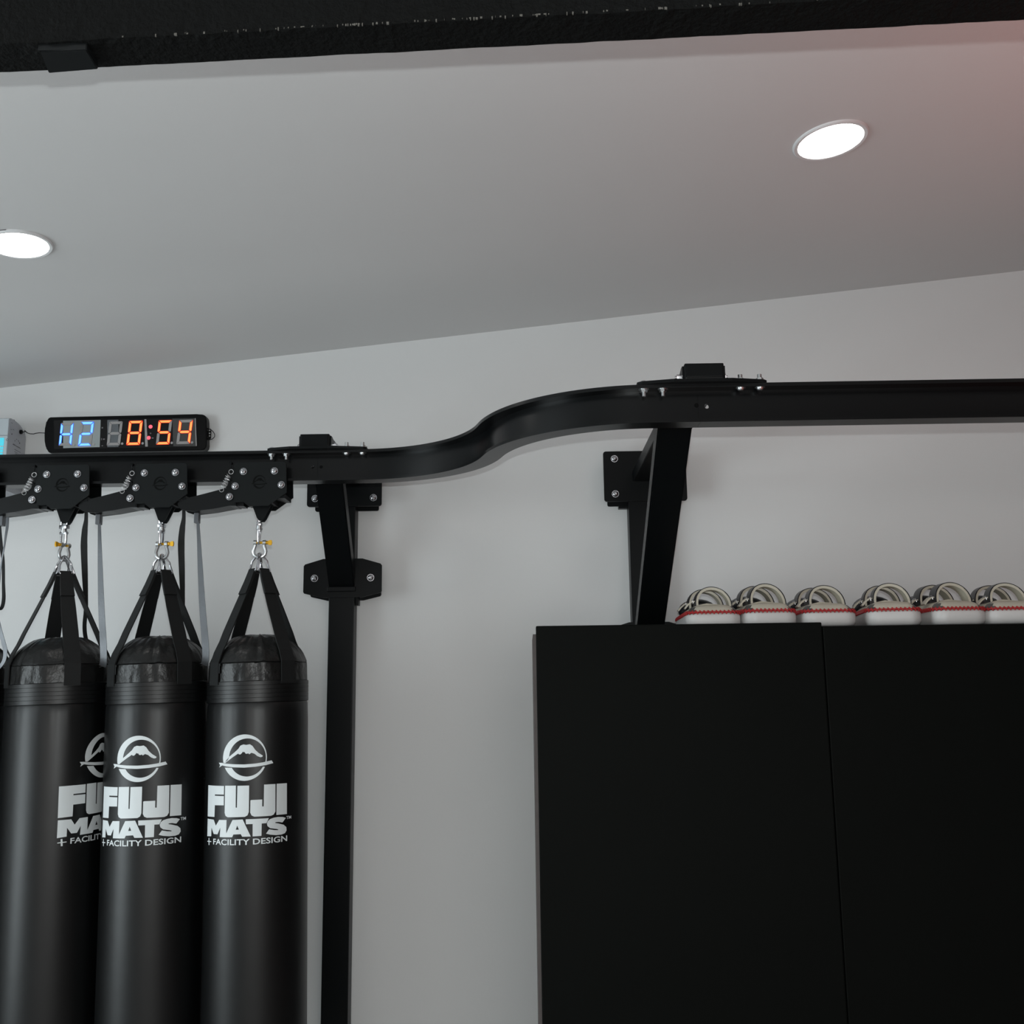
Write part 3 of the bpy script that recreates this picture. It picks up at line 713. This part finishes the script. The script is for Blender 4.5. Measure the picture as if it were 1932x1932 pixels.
def A3(*l): return [aY(x, y, Y) for x, y, Y in l]
obj('rear_band', band(A3((-6,965,3.39),(-3,1000,3.39),(2,1030,3.385),(6,1060,3.38),(6.5,1100,3.375),(7,1130,3.37),(3,1147,3.365),(-5,1149,3.36),(-14,1140,3.355)), V((1, .05, .15)), [.024,.020,.012,.010,.010,.012,.012,.012,.012], .002), 'web', t, True, 50, label='black webbing bow')
obj('front_band', band(A3((14,976,3.365),(13.5,994,3.36),(11,1010,3.355),(7.5,1035,3.35),(3,1060,3.35),(-2,1100,3.35),(-7,1150,3.345),(-1,1185,3.33),(6,1210,3.325),(10,1228,3.32),(8,1245,3.32),(0,1258,3.325),(-8,1265,3.33)), V((1, -.2, 0)), [.012,.010,.008,.005,.005,.008,.014,.014,.014,.015,.013,.010,.01], .0018), 'weblit', t, True, 50, label='front of the webbing, light on it coloured grey')

# ---------------------------------------------------------------- wall timer
def make_clock():
    YC = 4.035; root = thing('wall_timer', 'black digital wall timer showing blue H2 and red 8:54 above the left rail', 'timer', aY(238, 818, 4.06))
    o0 = V(root.location)
    def C(x, y, Y=YC): return aY(x, y, Y)
    out = [(93,787),(372,781.3),(383,781.8),(388,785),(389.6,792),(390,840),(388,846),(383,849.3),(93,854.3),(89,850),(86,842),(84.2,832),(84,820),(84.8,808),(87,797),(90,790)]
    ca = obj('casing', MB().slab([C(*p) for p in out], (0, 1, 0), .042, bev=.003), 'case', root); ORIG[ca.name] = o0
    m = MB()
    for i in range(19):
        y = 796+i*2.75; x = 84.3+((y-820)/28)**2*3.8
        p = C(x, y); m.cyl(p+V((0, .006, 0)), p+V((0, .030, 0)), .0032, n=8)
    obj('side_ridges', m, 'case', ca)
    win = [C(103,791.5,YC-.0012),(C(371.5,786.8,YC-.0012)),(C(372.5,844.8,YC-.0012)),(C(103.5,849,YC-.0012))]
    fc = [C(101.5,793,YC-.0012),C(371,788.5,YC-.0012),C(371.5,843,YC-.0012),C(102,847.5,YC-.0012)]
    face = obj('display_face', MB().slab(fc, (0, 1, 0), .001), 'face', root); ORIG[face.name] = o0
    obj('film', MB().slab([C(119,794,YC-.0022),C(190,792.3,YC-.0022),C(188,843.5,YC-.0022),C(119.2,845.5,YC-.0022)], (0,1,0), .0004), 'film', root, label='translucent film over the first two digits, its reflection coloured in pale')  # reflection on the film is put into its pale colour
    obj('film', MB().slab([C(202.5,792.5,YC-.0022),C(223.5,792,YC-.0022),C(223.5,843,YC-.0022),C(202.5,843.6,YC-.0022)], (0,1,0), .0004), 'film2', root, label='dark grey film over the third digit')
    obj('film', MB().slab([C(325,790,YC-.0022),C(367,789.3,YC-.0022),C(370,841.5,YC-.0022),C(327,842,YC-.0022)], (0,1,0), .0004), mat_dim, root, label='faint film over the last digit')
    for q in ([(272.3,791),(276,791),(279,842.5),(274,842.5)], [(367.5,789),(369,789),(371.3,841),(369.5,841.5)]):
        obj('film_edge', MB().slab([C(x, y, YC-.0026) for x, y in q], (0,1,0), .0006), 'segoff', root)
    def digit(xb, yb, xt, yt, wd, on, matn):
        """(xb,yb) bottom-left, (xt,yt) top-left, wd width in pixels"""
        root_ = bpy.data.objects.new('digit', None); COL.objects.link(root_); root_.parent = root; ORIG[root_.name] = o0; root_['tmp'] = 1
        def q(u, v, e): return C(xb+(xt-xb)*v+wd*u, yb+(yt-yb)*v-u*.6, YC-e)
        hs = .10; g = .012; tw = .115; th_ = .055
        segs = {'a': ([(g*2+.0,1),(1-g*2,1),(1-tw*1.7,1-th_*2),(tw*1.7,1-th_*2)]), 'd': ([(g*2,0),(1-g*2,0),(1-tw*1.7,th_*2),(tw*1.7,th_*2)]),
                'g': ([(tw*.9,.5),(tw*2,.5+th_),(1-tw*2,.5+th_),(1-tw*.9,.5),(1-tw*2,.5-th_),(tw*2,.5-th_)]),
                'f': ([(0,.985),(tw*1.7,1-th_*2-g),(tw*1.7,.5+th_+g),(tw*.6,.5+g),(0,.5+th_)]), 'e': ([(0,.015),(tw*1.7,th_*2+g),(tw*1.7,.5-th_-g),(tw*.6,.5-g),(0,.5-th_)]),
                'b': ([(1,.985),(1-tw*1.7,1-th_*2-g),(1-tw*1.7,.5+th_+g),(1-tw*.6,.5+g),(1,.5+th_)]), 'c': ([(1,.015),(1-tw*1.7,th_*2+g),(1-tw*1.7,.5-th_-g),(1-tw*.6,.5-g),(1,.5-th_)])}
        lit = MB(); off = MB(); nl = no = 0
        for k, pl in segs.items():
            pts = [q(u, v, .004) for u, v in pl]
            if k in on: lit.slab(pts, (0, 1, 0), .0012); nl += 1
            else: off.slab(pts, (0, 1, 0), .0012); no += 1
        bpy.data.objects.remove(root_)
        main = None
        if nl:
            fr = [f for f in lit.b.faces if len(f.verts) > 4 or abs(f.normal.y) > .9 or True]
            bmesh.ops.recalc_face_normals(lit.b, faces=lit.b.faces)
            fr = [f for f in lit.b.faces if f.normal.y < -.9]
            for f in lit.b.faces: f.material_index = 1
            for f in fr:
                bmesh.ops.inset_individual(lit.b, faces=[f], thickness=.0013, depth=0, use_even_offset=True)
                f.material_index = 0
            main = obj('digit', lit, [matn, 'haloblue' if 'blue' in matn else 'halored'], root, label='lit '+('blue' if 'blue' in matn else 'red')+' digit'); ORIG[main.name] = o0
        if no:
            if main: obj('unlit_segments', off, 'segoff', main)
            else: obj('digit', off, 'segoff', root, label='unlit grey digit')
    digit(110.5, 841, 115, 798, 24, 'bcefg', 'segblue')
    digit(147, 841.5, 152.5, 796, 25, 'abged', 'segblue')
    digit(201.3, 840.5, 206.5, 795.5, 25, '', 'segred')
    digit(238, 840, 243.5, 794, 26, 'abcdefg', 'segred')
    digit(294, 839, 299.3, 793, 25.5, 'afgcd', 'segred')
    digit(332.5, 838, 338.3, 792.3, 25.8, 'fgbc', 'segred')
    for i, (x, y) in enumerate([(139,840),(176.5,838.5),(230.5,837),(269,836.3),(324,835.5),(362.3,834.8)]):
        p = C(x, y, YC-.004); obj('decimal_dot', MB().cyl(p, p+V((0, .0012, 0)), .0052, n=16), 'segoff', root)
    for x, y in ((284, 805), (280.5, 826)):
        p = C(x, y, YC-.004); obj('colon_dot', MB().cyl(p, p+V((0, .0012, 0)), .0078, n=18), 'dotred', root)
    # faint marks between the digits
    m = MB()
    for x, y, w_, h_ in ((193,807,3,3),(191.5,828.5,1.4,4),(196,828.5,4,2.6),(193,841,3,1.5),(284,817.5,3,2.4),(288,826.5,4,2.4)):
        a = C(x, y, YC-.002); m.box((a.x-w_*.001, YC-.0022, a.z-h_*.001), (a.x+w_*.001, YC-.0015, a.z+h_*.001))
    obj('indicator_marks', m, 'ink', root)
    hk = [C(390,808,4.05),C(397.5,809,4.05),C(398.5,813,4.05),C(398,826,4.05),C(396,829,4.05),C(390,829.5,4.05)]
    hb = obj('hanging_tab', MB().slab(hk, (0, 1, 0), .003), 'case', root); ORIG[hb.name] = o0
    m = MB()
    for x, y, r in ((391.5,811.5,.0018),(395.5,812,.0028),(395.5,817.5,.0032),(395.5,822.5,.0028),(391.5,825,.0018)):
        p = C(x, y, 4.0495); m.cyl(p, p+V((0, .001, 0)), r, n=12)
    obj('tab_holes', m, 'wallc', hb)
    obj('wire_loop', MB().tube([C(390,808,4.045),C(397,810,4.045),C(402,814,4.045),C(405,819,4.045),C(405,824,4.045),C(401,828,4.045),C(396,829.5,4.045),C(390,829.8,4.045)], .0016, 6), 'case', root, True)
MT['wallc'] = mat('hole_showing_wall', (.5, .5, .5), .8)
MT['dimfilm'] = mat('faint_film', (.10, .10, .10), .3, alpha=.55); mat_dim = 'dimfilm'
make_clock()

# ---------------------------------------------------------------- white wall unit at the left edge
def make_unit():
    YU = 3.94; a = aY(19.5, 788.5, YU); xr = a.x; ztop = a.z; zb = ztop-.30; D = 4.076-YU; xl = xr-.42
    t = thing('wall_unit', 'white plastic unit with glowing cyan panel on the wall at the left edge', 'appliance', (xl, 4.07, zb))
    prof = []
    for i in range(9):
        an = PI/2*i/8; prof.append((xl, YU+.012+(D-.012)*math.sin(an), ztop-.055*(1-math.cos(an))))
    prof = [(xl, YU, ztop-.002), (xl, YU+.004, ztop)] + prof[1:] + [(xl, 4.076, zb), (xl, YU, zb)]
    obj('housing', MB().slab(prof, (1, 0, 0), .42), 'abs2', t, True, 30)
    f = aY(18, 826, YU-.004)
    ft = obj('front_cover', MB().box((xl+.004, YU-.006, zb+.004), (xr-.002, YU, ztop-.003), .003), 'abs', t); ORIG[ft.name] = V(t.location)
    cp = MB(); g0 = aY(8, 826, YU-.0065); g1 = aY(6, 841, YU-.0065)
    cp.box((xl+.05, YU-.0075, g1.z), (g0.x, YU-.0055, g0.z)); obj('cyan_panel', cp, 'cyan', ft)
    cp = MB()
    for k, (y0, y1) in enumerate(((843, 846.5), (848, 853), (854.5, 866))):
        u = aY(6.5-k*.7, y0, YU-.0065); v = aY(5.5, y1, YU-.0065); cp.box((xl+.06, YU-.0075, v.z), (u.x, YU-.0055, u.z))
    obj('cyan_panel', cp, 'cyan', ft)
    s_ = MB(); line = aY(0, 821.5, YU-.006); s_.box((xl+.004, YU-.0068, line.z-.0008), (xr-.003, YU-.0058, line.z+.0008))
    r = aY(13.5, 829.5, YU-.0065); s_.tube([r+V((math.cos(2*PI*i/16)*.0042, 0, math.sin(2*PI*i/16)*.0042)) for i in range(16)], .0008, 5, closed=True)
    obj('cover_marks', s_, 'ink', ft)
    # marks on the side face: drawn at x = xr
    m = MB()
    def side(px, py):          # intersect the ray with the side plane
        d = ray(px, py); tt = (xr+.0006-CAM.x)/d.x; return CAM+d*tt
    def bar(x0, y0, x1, y1, th=.0016):
        p, q = side(x0, y0), side(x1, y1); m.tube([p, q], th/2, 4)
    for b_ in ((21.5,797.5,24,798.5),(26,791.5,28,793.5),(20.5,810,22.5,811),(24.5,809.5,26.5,811.5),(28.5,830,28,833),(31,828,32,830),(34.5,830.5,35.5,834),
               (24,838,39,846.5),(25,837.5,29,839.8),(30,841,37,844.5),(27.5,847.5,39,854),(27.5,852,33,855),(28.5,855.5,36,859.5),(35,857,36,861)): bar(*b_)
    for px, py in ((22.5, 819), (37, 836)): p = side(px, py); m.cyl(p-V((.001,0,0)), p+V((.0006,0,0)), .003, n=8)
    obj('side_print', m, 'ink', t)
    s1 = side(38.5, 815)
    obj('socket', MB().cyl(s1-V((.002,0,0)), s1+V((.006,0,0)), .009, n=16), 'case', t, True)
    p0 = s1+V((.004, .002, 0)); p1 = aY(44, 811, 4.07)
    pts = [p0, p0+V((.012, .004, .002)), aY(46.5,812,4.05), aY(51,816.5,4.062), aY(57,818.3,4.066), aY(63,818.8,4.068), aY(68,817.3,4.068), aY(74,816.6,4.066), aY(84.5,817,4.062)]
    c = obj('power_cord', MB().tube(pts, .0017, 6), 'case', None, True); recenter(c, pts[0])
    tag(c, 'thin black cord from the white wall unit to the timer', 'cord')
make_unit()

# ---------------------------------------------------------------- tall black mats and the rack behind them
def mat_panel(x0, x1, top, Y, label, th=.045):
    a = aY(x0, top, Y); b = aY(x1, top, Y)
    m = MB().box((a.x, Y, .06), (b.x, Y+th, a.z), .004)
    o = obj('crash_mat', m, 'mat'); recenter(o, ((a.x+b.x)/2, Y+th/2, .06)); return tag(o, label, 'mat', 'tall black mats standing against the rack'), a, b
m1, a1, b1 = mat_panel(1011, 1550.6, 1181, 3.30, 'left one of the two tall black mats, below the right wall support')
m2, a2, b2 = mat_panel(1552, 2120, 1181.8, 3.302, 'right one of the two tall black mats, below the row of white pads')
ZS = 1.6935
t = thing('storage_rack', 'storage rack behind the tall black mats, its brown board edge showing at the left', 'rack', (.9, 3.6, 0))
ztop = aY(1008, 1197, 3.36).z
obj('side_board', MB().box((a1.x-.010, 3.348, 0), (a1.x+.012, 3.80, ztop)), 'board', t)
obj('top_shelf', MB().box((a1.x+.27, 3.352, ZS-.02), (2.2, 3.83, ZS)), 'mat', t)
obj('side_board', MB().box((2.18, 3.352, 0), (2.2, 3.83, ZS-.021)), 'board', t)

# ---------------------------------------------------------------- curved pads with red lacing
def rr2(hw, hl, r, n=7):
    out = []
    for cx, cy, a0 in ((hw-r, hl-r, 0), (-hw+r, hl-r, 90), (-hw+r, -hl+r, 180), (hw-r, -hl+r, 270)):
        for i in range(n+1):
            a = math.radians(a0+90*i/n); out.append((cx+r*math.cos(a), cy+r*math.sin(a)))
    return out
def make_pad():
    t = thing('kick_pad', '', 'kick pad', (0, 0, 0), 'white kick pads with red lacing on the rack')
    hw, hl = .0915, .19
    def stack(levels, cap=True, mi=None):
        m = MB(); rings = []
        for k_, (ins, z) in enumerate(levels):
            ring = []
            for x, y in rr2(hw-ins, hl-ins, .045-min(ins*.5, .02)):
                ring.append(m.b.verts.new((x, y, z)))
            rings.append(ring)
        n = len(rings[0])
        for i in range(len(rings)-1):
            for j in range(n): m.b.faces.new([rings[i][j], rings[i][(j+1) % n], rings[i+1][(j+1) % n], rings[i+1][j]])
        m.b.faces.new(rings[0][::-1]); m.b.faces.new(rings[-1])
        return m
    obj('cushion', stack([(.016, 0), (.006, .004), (.001, .014), (0, .028), (.001, .040), (.004, .0465), (.012, .048)]), 'white', t, True, 60)
    m = stack([(.008, .047), (.008, .054), (.012, .061), (.022, .071), (.040, .078), (.065, .081)])
    for f in m.b.faces:
        c = f.calc_center_median()
        if abs(c.x) > .058 and abs(c.y) > .135 and c.z > .05: f.material_index = 1
    obj('back_cover', m, ['cream', 'greyl'], t, True, 60)
    # lacing: cord along the seam with slanted stitches
    m = MB(); loop = rr2(hw-.0035, hl-.0035, .043, 9); P = [V((x, y, .0515)) for x, y in loop]
    m.tube(P, .0034, 6, closed=True)
    L_ = [0]; 
    for i in range(len(P)): L_.append(L_[-1]+(P[(i+1) % len(P)]-P[i]).length)
    s_ = 0
    while s_ < L_[-1]:
        i = max(k_ for k_ in range(len(P)) if L_[k_] <= s_); f = (s_-L_[i])/max(1e-6, L_[i+1]-L_[i]); p = P[i].lerp(P[(i+1) % len(P)], f); d = (P[(i+1) % len(P)]-P[i]).normalized()
        nn = V((d.y, -d.x, 0)); m.tube([p-d*.004+nn*-.002+V((0,0,.0055)), p+nn*.0025+V((0,0,.001)), p+d*.0035+nn*.0035-V((0,0,.0065))], .0027, 5); s_ += .0135
    obj('lacing', m, 'redl', t, True, label='red lacing around the seam')
    # two arched arm straps
    for yy, h, x0, x1, lean in ((-.085, .064, -.045, .067, .01), (.020, .066, -.056, .056, .014)):
        n = 22; arch = []
        for i in range(n+1):
            a = PI*i/n; x = x0+(x1-x0)*(1-math.cos(a))/2; arch.append(V((x-.006*math.sin(a), yy+lean*math.sin(a), .074+h*math.sin(a)**.8)))
        st = obj('arm_strap', MB().ribbon(arch, V((0, 1, 0)), .050, .0085), 'cream', t, True, 50); ORIG[st.name] = V((0,0,0))
        cen = V(((x0+x1)/2, yy, .074))
        outer = [p+(p-cen).normalized()*.0052 for p in arch]
        obj('strap_binding', MB().ribbon(outer, V((0, 1, 0)), .051, .0036), 'blackl', st, True, 50, label='black outer layer of the strap')
        b = arch[1]+V((-.012, 0, .006))
        obj('buckle', MB().tube([b+V((0, -.016, -.004)), b+V((.0, -.016, .006)), b+V((0, .016, .006)), b+V((0, .016, -.004))], .0018, 6, closed=True), 'chrome', st, True)
        tl = [b+V((.006, 0, .002)), b+V((-.006, 0, .0)), b+V((-.018, 0, -.010)), b+V((-.028, 0, -.022))]
        obj('strap_tail', MB().ribbon(tl, V((0, 1, 0)), .030, .005), 'cream', st, True, 50)
    # black forearm cushion and folded handle at the back
    m = MB(); m.lathe([(0, -.075), (.020, -.07), (.034, -.05), (.04, 0), (.034, .05), (.020, .07), (0, .075)], (0, 0, 0), 24, 'Y', fn=lambda p, a: V((p.x*1.75-.016, p.y+.10, max(p.z, -.012)*1.1+.076)))
    obj('forearm_cushion', m, 'blackl', t, True, 60)
    m = MB().ribbon([V((-.05, -.10, .075)), V((-.02, -.095, .082)), V((.02, -.09, .079)), V((.052, -.085, .074))], V((0, 1, 0)), .06, .007)
    obj('wrist_flap', m, 'cream', t, True, 50)
    return t
pad0 = make_pad()
PADS = [(1352, 3.36, -2, 1, 'leftmost white pad with red lacing, closest to the wall support'),
        (1454, 3.36, 1, 1.06, 'second white pad from the wall support, the one with the tallest strap arch'),
        (1570, 3.36, -1, 1, 'third white pad from the wall support, above the seam of the mats'),
        (1704, 3.36, -8, 1.03, 'fourth white pad from the wall support, its left side turned into view'),
        (1813, 3.36, 2, 1.03, 'fifth white pad from the wall support'),
        (1926, 3.36, -5, 1.0, 'white pad cut off by the right edge')]
for i, (px, Y, rz, sz, lab) in enumerate(PADS):
    o = pad0 if i == 0 else dup(pad0, lab); o['label'] = lab
    p = aY(px, 1180, Y+.01); o.location = (p.x, Y+.19, ZS+.0005); o.rotation_euler = (0, 0, math.radians(rz)); o.scale = (1, 1, sz)
